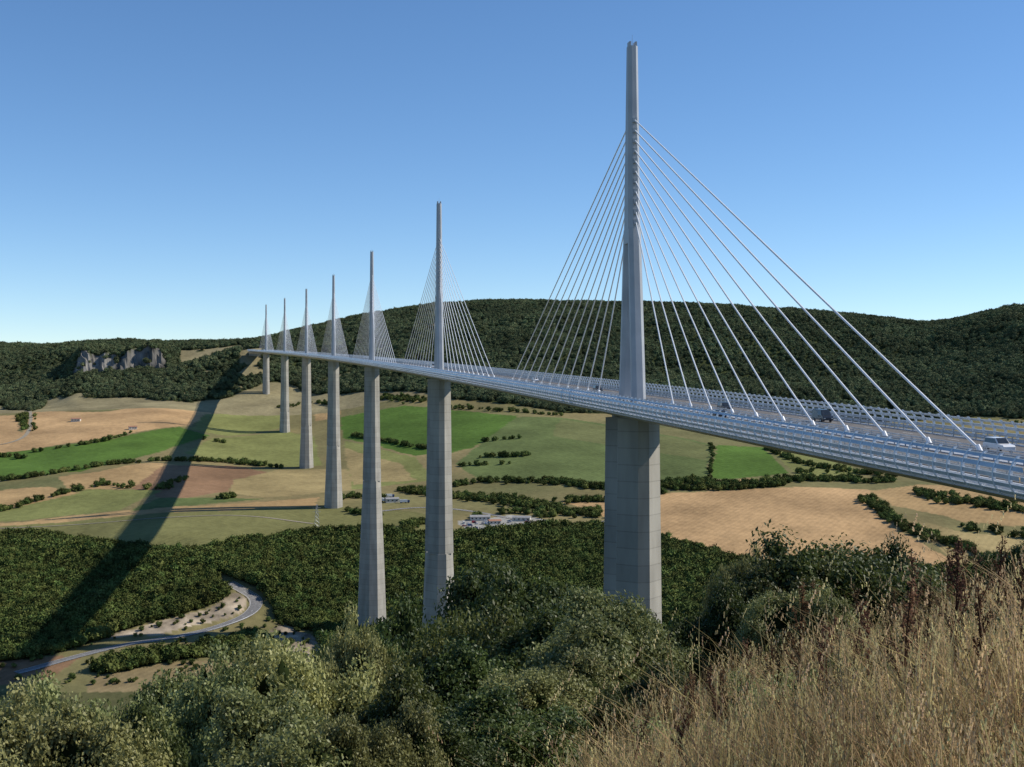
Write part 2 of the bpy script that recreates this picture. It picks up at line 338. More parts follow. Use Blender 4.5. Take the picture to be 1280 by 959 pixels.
def crown(name,ells,nclump,nleaf,csize,lsize,mats,trunk_h,seed,coresub=3,core=.78,limbs=True,corem=1):
    r=np.random.default_rng(seed); n=0
    E=np.array(ells,float); wgt=E[:,3]*E[:,4]; wgt/=wgt.sum()
    cc=[];co=[]
    while len(cc)<nclump:
        e=E[r.choice(len(E),p=wgt)]; d=r.normal(size=3); d/=np.linalg.norm(d)
        if d[2]<-.55: continue
        p=e[:3]+d*e[3:6]*(r.uniform(.78,1.2))
        q=((p-E[:,:3])/E[:,3:6]); 
        if ((q**2).sum(1)<.55).any(): continue
        cc.append(p); co.append(d)
    cc=np.array(cc);co=np.array(co); cb=r.uniform(0,1,len(cc)); cs=.45+1.1*r.random(len(cc))**1.5
    pr=cs**2; pr/=pr.sum()
    k=r.choice(len(cc),size=nleaf,p=pr)
    off=r.normal(size=(nleaf,3)); off/=np.linalg.norm(off,axis=1)[:,None]; rad=csize*r.uniform(.2,1.3,nleaf)*cs[k]
    st=1+.5*r.random((len(cc),3)); 
    P=cc[k]+off*rad[:,None]*st[k]*np.array([1,1,.8])
    nrm=off*.45+co[k]*.25+r.normal(size=(nleaf,3))*.7+np.array([0,0,.3]); nrm/=np.linalg.norm(nrm,axis=1)[:,None]
    a=np.cross(nrm,r.normal(size=(nleaf,3))); a/=np.linalg.norm(a,axis=1)[:,None]; bb=np.cross(nrm,a)
    L=lsize*r.uniform(.6,1.3,nleaf)[:,None]
    vs=np.stack([P-a*L,P-bb*L*.55+a*L*.1,P+a*L,P+bb*L*.55+a*L*.1],1).reshape(-1,3)
    shade=np.clip(.5*cb[k]+.5*r.random(nleaf),0,1)
    mb_v=[vs]; faces=[np.arange(nleaf*4).reshape(-1,4)]; n=nleaf*4
    me=bpy.data.meshes.new(name)
    polys=[tuple(f) for f in faces[0].tolist()]; mi=[0]*nleaf; shl=shade.tolist()
    iv,if_=(IV3,IF3) if coresub==3 else (IV2,IF2)
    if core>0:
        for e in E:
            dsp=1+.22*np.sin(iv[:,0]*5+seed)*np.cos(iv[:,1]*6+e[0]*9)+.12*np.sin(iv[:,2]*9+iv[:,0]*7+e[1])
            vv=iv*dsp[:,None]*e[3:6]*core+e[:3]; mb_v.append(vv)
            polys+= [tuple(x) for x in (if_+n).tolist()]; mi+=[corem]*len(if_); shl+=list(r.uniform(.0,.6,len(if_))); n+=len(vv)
    mb=MB()
    cen=E[:,:3].mean(0)
    if trunk_h>0:
        mb.tube([(0,0,-.3),(0.05*cen[0],.05*cen[1],trunk_h*.5),(cen[0]*.5,cen[1]*.5,max(trunk_h,cen[2]*.8))],[.06*trunk_h+.03*csize,.045*trunk_h,.03*trunk_h],6,0)
        if limbs:
            for e in E: mb.tube([(0,0,trunk_h*.55),(e[0]*.5,e[1]*.5,(e[2]+trunk_h*.55)*.5),tuple(e[:3])],[.03*trunk_h,.02*trunk_h,.008*trunk_h],5,0)
        mb_v.append(np.array([tuple(v) for v in mb.v])); polys+= [tuple(i+n for i in f) for f in mb.f]; mi+=[2]*len(mb.f); shl+=[.5]*len(mb.f)
    me.from_pydata(np.concatenate(mb_v).tolist(),[],polys); me.update()
    at=me.attributes.new('shade','FLOAT','FACE'); at.data.foreach_set('value',np.array(shl,np.float32))
    for m in mats: me.materials.append(m)
    me.polygons.foreach_set('material_index',mi)
    return me
def hidden_coll(name,meshes):
    c=bpy.data.collections.new(name)
    for i,me in enumerate(meshes):
        o=bpy.data.objects.new(me.name,me); c.objects.link(o)
    return c
def scatter(name,P,S,coll,tilt=.08):
    me=bpy.data.meshes.new(name); me.vertices.add(len(P)); me.vertices.foreach_set('co',np.asarray(P,np.float32).ravel())
    at=me.attributes.new('sc','FLOAT','POINT'); at.data.foreach_set('value',np.asarray(S,np.float32)); me.update()
    o=bpy.data.objects.new(name,me); scene.collection.objects.link(o)
    ng=bpy.data.node_groups.new(name+'_scatter','GeometryNodeTree')
    ng.interface.new_socket('Geometry',in_out='INPUT',socket_type='NodeSocketGeometry'); ng.interface.new_socket('Geometry',in_out='OUTPUT',socket_type='NodeSocketGeometry')
    gi=ng.nodes.new('NodeGroupInput'); go=ng.nodes.new('NodeGroupOutput'); ip=ng.nodes.new('GeometryNodeInstanceOnPoints')
    ci=ng.nodes.new('GeometryNodeCollectionInfo'); ci.inputs['Collection'].default_value=coll; ci.inputs['Separate Children'].default_value=True; ci.inputs['Reset Children'].default_value=True
    rv=ng.nodes.new('FunctionNodeRandomValue'); rv.data_type='FLOAT_VECTOR'; rv.inputs[0].default_value=(-tilt,-tilt,0); rv.inputs[1].default_value=(tilt,tilt,6.283)
    na=ng.nodes.new('GeometryNodeInputNamedAttribute'); na.data_type='FLOAT'; na.inputs['Name'].default_value='sc'
    ng.links.new(gi.outputs[0],ip.inputs['Points']); ng.links.new(ci.outputs[0],ip.inputs['Instance']); ip.inputs['Pick Instance'].default_value=True
    ng.links.new(rv.outputs[0],ip.inputs['Rotation']); ng.links.new(na.outputs[0],ip.inputs['Scale']); ng.links.new(ip.outputs[0],go.inputs[0])
    md=o.modifiers.new('scatter','NODES'); md.node_group=ng
    return o
def farmesh(i,M):
    r=random.Random(i)
    E=[(0,0,.52,.40,.40,.40)]+[(r.uniform(-.28,.28),r.uniform(-.28,.28),r.uniform(.4,.75),.25,.25,.23) for _ in range(4)]
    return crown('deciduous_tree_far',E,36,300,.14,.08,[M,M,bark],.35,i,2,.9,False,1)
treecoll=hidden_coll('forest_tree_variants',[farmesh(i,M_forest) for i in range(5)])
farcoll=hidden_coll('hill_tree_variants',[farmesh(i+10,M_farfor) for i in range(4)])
def keep_road(P):
    ok=np.ones(len(P),bool)
    for RC,wd in ROADC:
        for s0 in range(0,len(P),20000):
            q=P[s0:s0+20000]; dm=np.min(np.hypot(q[:,None,0]-RC[None,::2,0],q[:,None,1]-RC[None,::2,1]),1); ok[s0:s0+20000]&=dm>wd+3.0
    return ok
# far wooded hills
n=78000; d=np.sqrt(rng.uniform(1850**2,3300**2,n)); u=rng.uniform(-.50,.50,n); P=np.c_[u*d,d]
pxx=640+F*u; rd=np.interp(pxx,RIDGE_PX,RIDGE_D)
k=forest_mask(P[:,0],P[:,1])&(d<rd+60)&(fbm(P[:,0],P[:,1],45,2,7)>-.7); P=P[k]
S=rng.uniform(7,14,len(P))*(.85+.4*fbm(P[:,0],P[:,1],60,2,2))
Z=H(P[:,0],P[:,1])-S*.12
scatter('distant_hill_forest',np.c_[P,Z],S,farcoll)
# valley woodland
n=72000; d=rng.uniform(620,1230,n); u=rng.uniform(-.50,.46,n); P=np.c_[u*d,d]
k=(inpoly(P[:,0],P[:,1],B1)|inpoly(P[:,0],P[:,1],B2)|inpoly(P[:,0],P[:,1],B3))&(rng.random(n)<d/1230); P=P[k]; P=P[keep_road(P)]
S=rng.uniform(5,13,len(P))*(.9+.45*fbm(P[:,0],P[:,1],35,2,2)); Z=H(P[:,0],P[:,1])-S*.1
scatter('valley_woodland',np.c_[P,Z],S,treecoll)
# hedgerows
HED=[([(0,602),(60,594),(130,582),(200,576),(260,577),(330,583)],4,2.0),([(40,566),(130,552),(165,541)],3,1.2),
([(-60,575),(0,571),(30,574)],6,1.6),([(120,606),(200,612),(230,600)],7,1.4),([(262,577),(300,578),(352,586)],4,1.5),([(270,625),(292,622)],5,1.8),
([(480,497),(540,503)],14,4),([(440,545),(500,556),(560,566)],3,1.6),([(600,572),(660,570)],6,2.2),([(570,583),(640,580)],5,1.6),
([(690,603),(740,610),(800,613),(860,602),(900,608),(960,604),(1020,599),(1110,603)],13,5.5),([(840,612),(900,613),(985,607)],6,2.4),
([(500,614),(570,622),(640,628),(700,640),(752,646)],16,5.5),([(1085,624),(1108,645),(1130,660),(1170,675),(1215,690)],9,5.),
([(1150,618),(1200,628),(1290,640)],16,5.),([(1200,660),(1290,672)],9,2.4),([(890,556),(887,598)],2,.3),([(958,561),(1000,580),(1060,590),(1120,597)],6,2.),
([(560,510),(640,515),(700,520)],6,1.4),([(650,548),(600,553)],3,.9),([(400,628),(440,622),(480,624)],5,2.),([(500,668),(520,655),(545,652)],9,3.5),
([(350,510),(400,503),(420,508)],8,2.),([(-60,628),(0,640),(60,622),(130,606)],7,1.6),
([(0,500),(30,512),(36,540)],9,2.2),([(590,648),(640,641),(690,648)],7,1.6),([(1210,700),(1290,696)],8,2.5),([(700,660),(760,666),(830,678)],9,3.),
([(220,690),(225,678)],3,.5),([(560,610),(600,602),(690,604)],9,3.),
([(430,640),(490,648)],6,1.6),([(700,628),(760,626),(830,617)],7,2.6),
([(575,664),(620,668),(695,664)],6,2.),([(900,532),(1000,545),(1100,540)],10,2.)]
PP=[]
for pl,wd,dn in HED:
    Q=np.array([site(*p) for p in dens(pl,6)])
    L=np.hypot(*np.diff(Q,axis=0).T)
    ok=L<150
    for i in range(len(Q)-1):
        if not ok[i]: continue
        c=rng.poisson(L[i]*dn*.2)
        t=rng.random(c)[:,None]; PP.append(Q[i]*(1-t)+Q[i+1]*t+rng.normal(size=(c,2))*wd*.5)
for i in range(14):   # little copses
    d=rng.uniform(1200,2100);u=rng.uniform(-.46,.46); c=rng.integers(1,9); PP.append(np.array([[u*d,d]])+rng.normal(size=(c,2))*np.array([[14,6]]))
P=np.concatenate(PP); P=P[keep_road(P)]; S=rng.uniform(3.,8.5,len(P)); Z=H(P[:,0],P[:,1])-S*.12
scatter('hedgerow_trees',np.c_[P,Z],S,treecoll)
# scrub around the road cutting
d=rng.uniform(860,1060,600);u=rng.uniform(-.42,-.14,600);P=np.c_[u*d,d];P=P[keep_road(P)];S=rng.uniform(1.5,4.5,len(P));Z=H(P[:,0],P[:,1])-S*.1
scatter('roadside_scrub',np.c_[P,Z],S,treecoll)
# scrub on the near valley side
d=rng.uniform(75,640,5000);u=rng.uniform(-.6,.26,5000);P=np.c_[u*d,d];S=rng.uniform(3,6.5,len(P));Z=H(P[:,0],P[:,1])-S*.1
scatter('valley_scrub',np.c_[P,Z],S,treecoll)
# ------------------------------------------------------------ bridge
bridge=bpy.data.objects.new('cable_stayed_viaduct',None); scene.collection.objects.link(bridge)
S0=-300.;S1=2262.
PH0=math.radians(11.4)-171/20000.
def phi(s): return PH0+s/20000.
def cen(s):
    a=phi(0);b_=phi(s)
    return Vector((29.6+20000*(math.cos(b_)-math.cos(a)),301+20000*(math.sin(b_)-math.sin(a)),-4.6+.0298*s))
def BP(s,t,z,l=0):
    p=phi(s); c=cen(s)
    return Vector((c.x+t*math.cos(p)-l*math.sin(p),c.y+t*math.sin(p)+l*math.cos(p),c.z+z+l*.0298))
steel=noise_mat('painted_steel',(.34,.355,.37),(.43,.445,.46),.15,.45,0,spec=.4)
steel_w=noise_mat('white_steel',(.70,.71,.72),(.8,.81,.82),.4,.4,spec=.4)
asph=noise_mat('deck_asphalt',(.11,.105,.10),(.16,.15,.14),.6,.9)
white=noise_mat('road_paint',(.7,.7,.68),(.8,.8,.78),3,.6)
galv=noise_mat('galvanised_rail',(.33,.35,.37),(.48,.5,.52),.8,.4,.5)
def prof_sweep(mb,prof,s0,s1,ds,mat,closed=True):
    n=max(1,int((s1-s0)/ds)); rings=[[BP(s0+(s1-s0)*i/n,t,z) for t,z in prof] for i in range(n+1)]
    k=len(prof); vs=[p for r in rings for p in r]; fs=[]
    for i in range(n):
        for j in range(k if closed else k-1): fs.append((i*k+j,i*k+(j+1)%k,(i+1)*k+(j+1)%k,(i+1)*k+j))
    if closed: fs.append(tuple(range(k))[::-1]); fs.append(tuple(n*k+j for j in range(k)))
    mb.add(vs,fs,mat)
mb=MB()
prof_sweep(mb,[(-15.6,0),(-16.0,-.35),(-15.9,-1.0),(-14.2,-1.5),(-2.3,-4.2),(2.3,-4.2),(14.2,-1.5),(15.9,-1.0),(16.0,-.35),(15.6,0)],S0,S1,9,0)
for a_ in (-1,1):
    lo,hi=sorted((a_*2.3,a_*13.4)); prof_sweep(mb,[(lo,.02),(lo,.08),(hi,.08),(hi,.02)],S0,S1,9,1)
    for t in (2.9,12.7): prof_sweep(mb,[(a_*t-.1,.11),(a_*t+.1,.11)],S0,S1,9,2,False)
    for t in (6.4,9.9):
        s=S0
        while s<900: prof_sweep(mb,[(a_*t-.09,.11),(a_*t+.09,.11)],s,s+3,3,2,False); s+=13
deck=mb.obj('deck',[steel,asph,white],bridge)
mb=MB()
s=S0
while s<1400:
    for a_ in (-1,1):
        mb.add([BP(s,a_*2.4,-4.24),BP(s+.25,a_*2.4,-4.24),BP(s+.25,a_*14.2,-1.56),BP(s,a_*14.2,-1.56)],[(0,1,2,3)],0)
    s+=4.2
mb.obj('deck_ribs',[galv],bridge)
mb=MB()
for t,hs in ((-13.8,(.45,.8,1.15)),(13.8,(.45,.8,1.15)),(-2.1,(.5,.85)),(2.1,(.5,.85))):
    for z in hs: prof_sweep(mb,[(t-.06,z-.09),(t-.06,z+.09),(t+.06,z+.09),(t+.06,z-.09)],S0,S1,18,0)
    s=S0
    while s<1500: mb.add([BP(s,t-.07,0),BP(s,t+.07,0),BP(s,t+.07,max(hs)+.05),BP(s,t-.07,max(hs)+.05),BP(s,t-.07,0,.14),BP(s,t+.07,0,.14),BP(s,t+.07,max(hs)+.05,.14),BP(s,t-.07,max(hs)+.05,.14)],[(0,1,2,3),(7,6,5,4),(0,4,5,1),(1,5,6,2),(2,6,7,3),(3,7,4,0)],0); s+=3
mb.obj('crash_barriers',[galv],bridge)
# wind screens
acr=noise_mat('acrylic_screen',(.36,.41,.46),(.54,.60,.65),.4,.15,0,spec=.8)
curve=[(15.9,-.9),(16.5,-.2),(16.8,.6),(16.75,1.5),(16.4,2.4),(15.9,3.05)]
mb=MB(); mp_=MB()
def cpt(f):
    x=f*(len(curve)-1); i=min(int(x),len(curve)-2); g=x-i
    return (curve[i][0]*(1-g)+curve[i+1][0]*g,curve[i][1]*(1-g)+curve[i+1][1]*g)
for a_ in (-1,1):
    for j in range(5):
        f0=.05+j*.195; (t0,z0),(t1,z1)=cpt(f0),cpt(f0+.09)
        prof_sweep(mp_,[(a_*t0,z0),(a_*t1,z1)],S0,S1,9,1,False)
        prof_sweep(mp_,[(a_*(t1+.03),z1-.03),(a_*(t1+.03),z1+.05),(a_*(t1-.05),z1+.05),(a_*(t1-.05),z1-.03)],S0,S1,18,0)
    s=S0
    while s<S1:
        wdt=.22 if s<500 else .3
        vs=[];k=len(curve)
        for l in (0,wdt):
            for (t,z) in curve: vs.append(BP(s,a_*(t+.07),z,l))
            for (t,z) in curve: vs.append(BP(s,a_*(t-.25),z,l))
        fs=[]
        for i in range(k-1):
            fs+=[(i,i+1,2*k+i+1,2*k+i),(k+i,3*k+i,3*k+i+1,k+i+1),(i,k+i,k+i+1,i+1),(2*k+i,2*k+i+1,3*k+i+1,3*k+i)]
        mb.add(vs,fs,0); s+=2.8 if s<900 else 5.6
mb.obj('windscreen_posts',[steel_w],bridge)
mp_.obj('windscreen_panels',[steel_w,acr],bridge)
# concrete
conc,nt,b=nodes_mat('pier_concrete')
geo=N(nt,'ShaderNodeNewGeometry'); sx=N(nt,'ShaderNodeSeparateXYZ'); nt.links.new(geo.outputs['Position'],sx.inputs[0])
md=N(nt,'ShaderNodeMath',operation='PINGPONG'); md.inputs[1].default_value=2.0; nt.links.new(sx.outputs[2],md.inputs[0])
ls=N(nt,'ShaderNodeMath',operation='LESS_THAN'); ls.inputs[1].default_value=.12; nt.links.new(md.outputs[0],ls.inputs[0])
fl=N(nt,'ShaderNodeMath',operation='FLOOR'); dv=N(nt,'ShaderNodeMath',operation='DIVIDE'); dv.inputs[1].default_value=4; nt.links.new(sx.outputs[2],dv.inputs[0]); nt.links.new(dv.outputs[0],fl.inputs[0])
wn=N(nt,'ShaderNodeTexWhiteNoise',noise_dimensions='1D'); nt.links.new(fl.outputs[0],wn.inputs['W'])
n1_=N(nt,'ShaderNodeTexNoise'); n1_.inputs['Scale'].default_value=.25; n1_.inputs['Detail'].default_value=8
mpn=N(nt,'ShaderNodeMapping'); mpn.inputs['Scale'].default_value=(1,1,.25); nt.links.new(geo.outputs['Position'],mpn.inputs['Vector']); nt.links.new(mpn.outputs['Vector'],n1_.inputs['Vector'])
def mth(op,a_,b_):
    n=N(nt,'ShaderNodeMath',operation=op)
    for i,v in enumerate((a_,b_)):
        if isinstance(v,(int,float)): n.inputs[i].default_value=v
        else: nt.links.new(v,n.inputs[i])
    return n.outputs[0]
val=mth('ADD',mth('MULTIPLY',wn.outputs['Value'],.05),mth('MULTIPLY',n1_.outputs['Fac'],.30)); val=mth('ADD',val,.19); val=mth('SUBTRACT',val,mth('MULTIPLY',ls.outputs[0],.08))
cb=N(nt,'ShaderNodeCombineColor'); nt.links.new(val,cb.inputs[0]); nt.links.new(mth('MULTIPLY',val,.95),cb.inputs[1]); nt.links.new(mth('MULTIPLY',val,.82),cb.inputs[2])
nt.links.new(cb.outputs[0],b.inputs['Base Color']); b.inputs['Roughness'].default_value=.85; b.inputs['Specular IOR Level'].default_value=.15
def octo(s,t0,l0,w_,l_,ct,cl,z):
    P=[(-w_/2+ct,-l_/2),(w_/2-ct,-l_/2),(w_/2,-l_/2+cl),(w_/2,l_/2-cl),(w_/2-ct,l_/2),(-w_/2+ct,l_/2),(-w_/2,l_/2-cl),(-w_/2,-l_/2+cl)]
    p=phi(s);c=cen(s); out=[]
    for t,l in P:
        t+=t0;l+=l0; out.append(Vector((c.x+t*math.cos(p)-l*math.sin(p),c.y+t*math.sin(p)+l*math.cos(p),c.z+z)))
    return out
WH=[0,50,90,150,245];WW=[10.4,11.6,13.4,18.5,25]
PIER=[94,245,221,158,150,124,86]
for i,hh in enumerate(PIER):
    s=342*i; mb=MB(); c=cen(s); gz=float(H(c.x,c.y)); hh=c.z-gz+4
    up=min(90,hh-4.2)
    for sg in (-1,1):
        rings=[]
        for h in np.linspace(0,up,10):
            w_=np.interp(h,WH,WW); th_=8.0+.012*h
            rings.append(octo(s,0,sg*5.6,w_,th_,w_*.37,th_*.49,-4.3-h))
        mb.loft(rings,0)
        mb.loft([octo(s,0,sg*5.6,6.5,3.2,.6,.4,-4.35),octo(s,0,sg*5.6,6.5,3.2,.6,.4,-3.3)],0)
    if hh>98:
        rings=[]
        for h in np.linspace(90,hh,12):
            w_=np.interp(h,WH,WW); l_=20.4+.01*(h-90); rings.append(octo(s,0,0,w_+.1,l_+.2,w_*.34,7.0,-4.25-h))
        mb.loft(rings,0)
    mb.obj('pier_%d'%(i+1),[conc],bridge)
    # mast
    mb=MB()
    for sg in (-1,1):
        rings=[]
        for h in np.linspace(0,42,8):
            k=h/42; rings.append(octo(s,0,sg*(5.4*(1-k)+1.75*k),3.4-.3*k,2.9-.1*k,.9,.9,h+(-.1 if h==0 else 0)))
        mb.loft(rings,0)
    rings=[]
    for h in np.linspace(38.5,87,8):
        k=(h-38.5)/48.5; rings.append(octo(s,0,0,3.18-.75*k,6.4*(1-k)+3.0*k,.9-.2*k,1.4*(1-k)+.8*k,h))
    mb.loft(rings,0)
    mb.loft([octo(s,-.75,0,.5,2.3,.1,.3,87),octo(s,-.75,0,.5,2.3,.1,.3,88.1)],0)
    mb.loft([octo(s,.75,0,.5,2.3,.1,.3,87),octo(s,.75,0,.5,2.3,.1,.3,88.1)],0)
    mb.tube([BP(s,0,87),BP(s,0,90)],[.08,.03],5,1)
    for j in range(11):
        hgt=43.5+j*2.5
        for sg in (-1,1):
            kk=(hgt-38.5)/48.5; ll=(6.4*(1-kk)+3.0*kk)/2
            c1=BP(s,0,hgt,0); p=phi(s); ax=(Vector((math.cos(p),math.sin(p),0)),Vector((-math.sin(p),math.cos(p),0)),Vector((0,0,1)))
            mb.box(c1+ax[1]*sg*(ll+.15),(1.0,.7,1.2),0,ax)
    mb.obj('mast_%d'%(i+1),[steel,galv],bridge)
    mb=MB()
    for j in range(11):
        hgt=43.5+j*2.5; kk=(hgt-38.5)/48.5; ll=(6.4*(1-kk)+3.0*kk)/2
        for sg in (-1,1):
            sa=s+sg*(32+j*12.1); r_=.17 if s<200 else (.15 if s<800 else .13)
            mb.tube([BP(s,0,hgt,sg*(ll+.3)),BP(sa,0,.5)],[r_,r_],6,0)
            mb.tube([BP(sa,0,0),BP(sa,0,1.2,-sg*1.0)],[.38,.3],8,0)
    mb.obj('stay_cables_%d'%(i+1),[steel_w],bridge)
mb=MB()
for s in (-212,2270):
    c=BP(s,0,0); gz=float(H(c.x,c.y)); p=phi(s); ax=(Vector((math.cos(p),math.sin(p),0)),Vector((-math.sin(p),math.cos(p),0)),Vector((0,0,1)))
    mb.box((c.x,c.y,c.z-9),(26,14,14),0,ax)
mb.obj('abutments',[conc],bridge)
# ------------------------------------------------------------ vehicles
rubber=noise_mat('tyre',(.015,.015,.015),(.03,.03,.03),5,.8)
glass=noise_mat('car_glass',(.02,.025,.03),(.04,.045,.05),1,.08,spec=.8)
def paint(n,c): return noise_mat(n,tuple(x*.9 for x in c),c,.5,.25,0,spec=.6)
chrome=noise_mat('lamp_lens',(.6,.6,.55),(.8,.8,.75),2,.2)
redl=noise_mat('tail_lamp',(.4,.01,.01),(.5,.02,.02),2,.3)
CP=[paint('white_car_paint',(.75,.76,.77)),paint('dark_car_paint',(.03,.035,.045)),paint('silver_car_paint',(.4,.41,.42)),paint('red_car_paint',(.35,.03,.03)),paint('blue_car_paint',(.04,.08,.2))]
def vehicle(name,kind,pm,pos,head,slope=0):
    mb=MB(); W=1.8
    if kind=='suv': prof=[(-2.3,.4),(-2.3,1.0),(-2.15,1.08),(-1.95,1.72),(-1.6,1.8),(.35,1.8),(1.05,1.12),(2.1,1.0),(2.3,.8),(2.3,.4)]; cab=[(-2.02,1.13),(-1.85,1.66),(-1.5,1.70),(.28,1.70),(.9,1.13)]
    elif kind=='van': prof=[(-2.5,.4),(-2.5,2.0),(-2.35,2.2),(1.1,2.2),(1.8,1.25),(2.4,1.1),(2.5,.8),(2.5,.4)]; cab=[(.1,1.3),(.1,1.95),(1.1,1.95),(1.6,1.3)]; W=1.95
    else: prof=[(-2.15,.32),(-2.15,.85),(-1.9,.95),(-1.45,1.38),(-1.1,1.45),(.15,1.45),(.9,.98),(1.9,.85),(2.15,.65),(2.15,.32)]; cab=[(-1.65,.99),(-1.35,1.33),(-1.05,1.37),(.1,1.37),(.68,.99)]
    rings=[]
    for yy,sx_ in ((-W/2,.97),(-W/2+.08,1),(W/2-.08,1),(W/2,.97)):
        rings.append([Vector((x*sx_,(yy*(1-.16*max(0,(z-1.0)/.8)) ),z-(.03 if sx_<1 and z>.6 else 0))) for x,z in prof])
    mb.loft(rings,0)
    for sg in (-1,1):
        q=[Vector((x,sg*(W/2*(1-.16*max(0,(z-1.0)/.8))+.012),z)) for x,z in cab]; mb.add(q,[tuple(range(len(q)))],1)
    if kind!='van': a0,a1=prof[5],prof[6]; b0,b1=prof[2],prof[3]
    else: a0,a1=prof[3],prof[4]; b0,b1=(-2.515,1.3),(-2.515,1.9)
    for (p0,p1,dx) in ((a0,a1,.03),(b0,b1,-.03)):
        q=[Vector((p0[0]+dx,-W*.38,p0[1]+.0)),Vector((p0[0]+dx,W*.38,p0[1])),Vector((p1[0]+dx,W*.42,p1[1]+.02)),Vector((p1[0]+dx,-W*.42,p1[1]+.02))]; mb.add(q,[(0,1,2,3)],1)
    for x in (-1.35,1.4):
        for sg in (-1,1):
            mb.tube([(x,sg*(W/2-.2),.34),(x,sg*(W/2+.03),.34)],[.34,.34],14,2); mb.tube([(x,sg*(W/2+.03),.34),(x,sg*(W/2+.045),.34)],[.19,.17],10,3)
    xe=prof[-2][0]
    for sg in (-1,1):
        mb.box((xe+.0,sg*W*.36,.72),(.06,.32,.14),3); mb.box((prof[0][0]-.0,sg*W*.4,.85),(.06,.2,.2),4)
        mb.box((.75,sg*(W/2+.1),1.08),(.12,.2,.14),0)
    o=mb.obj(name,[pm,glass,rubber,chrome,redl]); o.location=pos; o.rotation_euler=(0,-slope,head); return o
for s,t,kd,ci,nm in ((-149,4.8,'suv',0,'suv'),(-88,9.0,'van',1,'van'),(-74,-5.2,'car',1,'car'),(-52,4.4,'suv',1,'suv'),(18,5,'car',1,'car'),(52,5.2,'suv',1,'suv'),(150,8,'car',0,'car'),(240,4.6,'car',2,'car'),(420,8,'van',0,'van')):
    p=BP(s,t,.1); hd=math.pi/2+phi(s)+(math.pi if t>0 else 0)
    vehicle(nm,kd,CP[ci],p,hd,(.0298 if t<0 else -.0298))
def ribbon(name,RC,wd,mat,lines=False,kerb=False):
    mb=MB(); T_=np.gradient(RC[:,:2],axis=0); T_/=np.linalg.norm(T_,axis=1)[:,None]; Nn=np.c_[-T_[:,1],T_[:,0]]
    def strip(a_,b_,z,m_,i0=0,i1=None):
        i1=i1 or len(RC); vs=[];
        for i in range(i0,i1):
            for o_ in (a_,b_): vs.append((RC[i,0]+Nn[i,0]*o_,RC[i,1]+Nn[i,1]*o_,RC[i,2]+z))
        mb.add(vs,[(2*i,2*i+1,2*i+3,2*i+2) for i in range(i1-i0-1)],m_)
    strip(-wd/2,wd/2,.06,0)
    strip(-wd/2-.8,-wd/2,.02,2); strip(wd/2,wd/2+.8,.02,2)
    if lines:
        strip(-wd/2+.2,-wd/2+.4,.09,1);strip(wd/2-.4,wd/2-.2,.09,1)
        for i in range(0,len(RC)-3,4): strip(-.1,.1,.09,1,i,i+2)
    return mb.obj(name,[mat,white,gravel])
gravel=noise_mat('gravel',(.22,.19,.14),(.32,.28,.21),1,.95)
ra=noise_mat('road_asphalt',(.15,.148,.145),(.22,.215,.21),.5,.9)
ribbon('mountain_road',road_main,9.5,ra,True); ribbon('farm_track',track1,3.4,gravel); ribbon('farm_track',track2,4,gravel); ribbon('access_road',road_serv,6,ra,True)
mb=MB(); T_=np.gradient(road_main[:,:2],axis=0); T_/=np.linalg.norm(T_,axis=1)[:,None]
for sgn in (1,):
    pts=[(p[0]-sgn*t[1]*5.4,p[1]+sgn*t[0]*5.4,p[2]+.75) for p,t in zip(road_main,T_)]
    mb.tube(pts,[.16]*len(pts),4,0)
    for p in pts[::2]: mb.box((p[0],p[1],p[2]-.4),(.15,.15,.9),0)
mb.obj('guard_rail',[galv])
# service area
wall=noise_mat('render_wall',(.5,.47,.4),(.6,.57,.5),.5,.85); roofm=noise_mat('roof_sheet',(.25,.25,.25),(.34,.33,.32),.5,.6); tile=noise_mat('roof_tile',(.28,.14,.09),(.38,.2,.13),.8,.8)
def building(px,py,L,W,hh,rot,rm):
    x,y=site(px,py); z=float(H(x,y)); e=bpy.data.objects.new('service_building',None); scene.collection.objects.link(e); e.location=(x,y,z); e.rotation_euler=(0,0,rot)
    mb=MB(); mb.box((0,0,hh/2-.5),(L,W,hh+1)); mb.obj('walls',[wall],e)
    mb=MB(); o_=.5; r=[(-L/2-o_,-W/2-o_,hh),(L/2+o_,-W/2-o_,hh),(L/2+o_,W/2+o_,hh),(-L/2-o_,W/2+o_,hh),(-L/2-o_,0,hh+W*.2),(L/2+o_,0,hh+W*.2)]
    mb.add(r,[(0,1,5,4),(2,3,4,5),(0,4,3),(1,2,5),(3,2,1,0)]); mb.obj('roof',[rm],e)
    mb=MB()
    k=int(L/4)
    for i in range(k):
        xx=-L/2+(i+.5)*L/k
        for sg in (-1,1): mb.box((xx,sg*(W/2+.02),hh*.55),(1.6,.08,1.3))
    mb.obj('windows',[glass],e)
    mb=MB(); mb.box((L*.1+1.4,-W/2-.03,1.1),(1.2,.1,2.2)); mb.obj('door',[roofm],e)
for a_ in ((600,650,20,8,3.5,.1,roofm),(618,655,12,7,3.2,.3,tile),(652,651,18,8,3.5,-.15,roofm),(676,657,12,7,3.2,.2,tile),(490,628,14,7,4,.3,roofm),(95,527,14,8,4,.1,tile),(166,537,12,7,4,.4,tile)): building(*a_)
for i in range(40):
    px=rng.uniform(578,692);py=rng.uniform(652,663)
    x,y=site(px,py); z=float(H(x,y))+.05; vehicle('parked_car','van' if rng.random()<.35 else 'car',CP[[0,0,2,1,4,0,3][i%7]],(x,y,z),rng.choice([.2,1.77]))
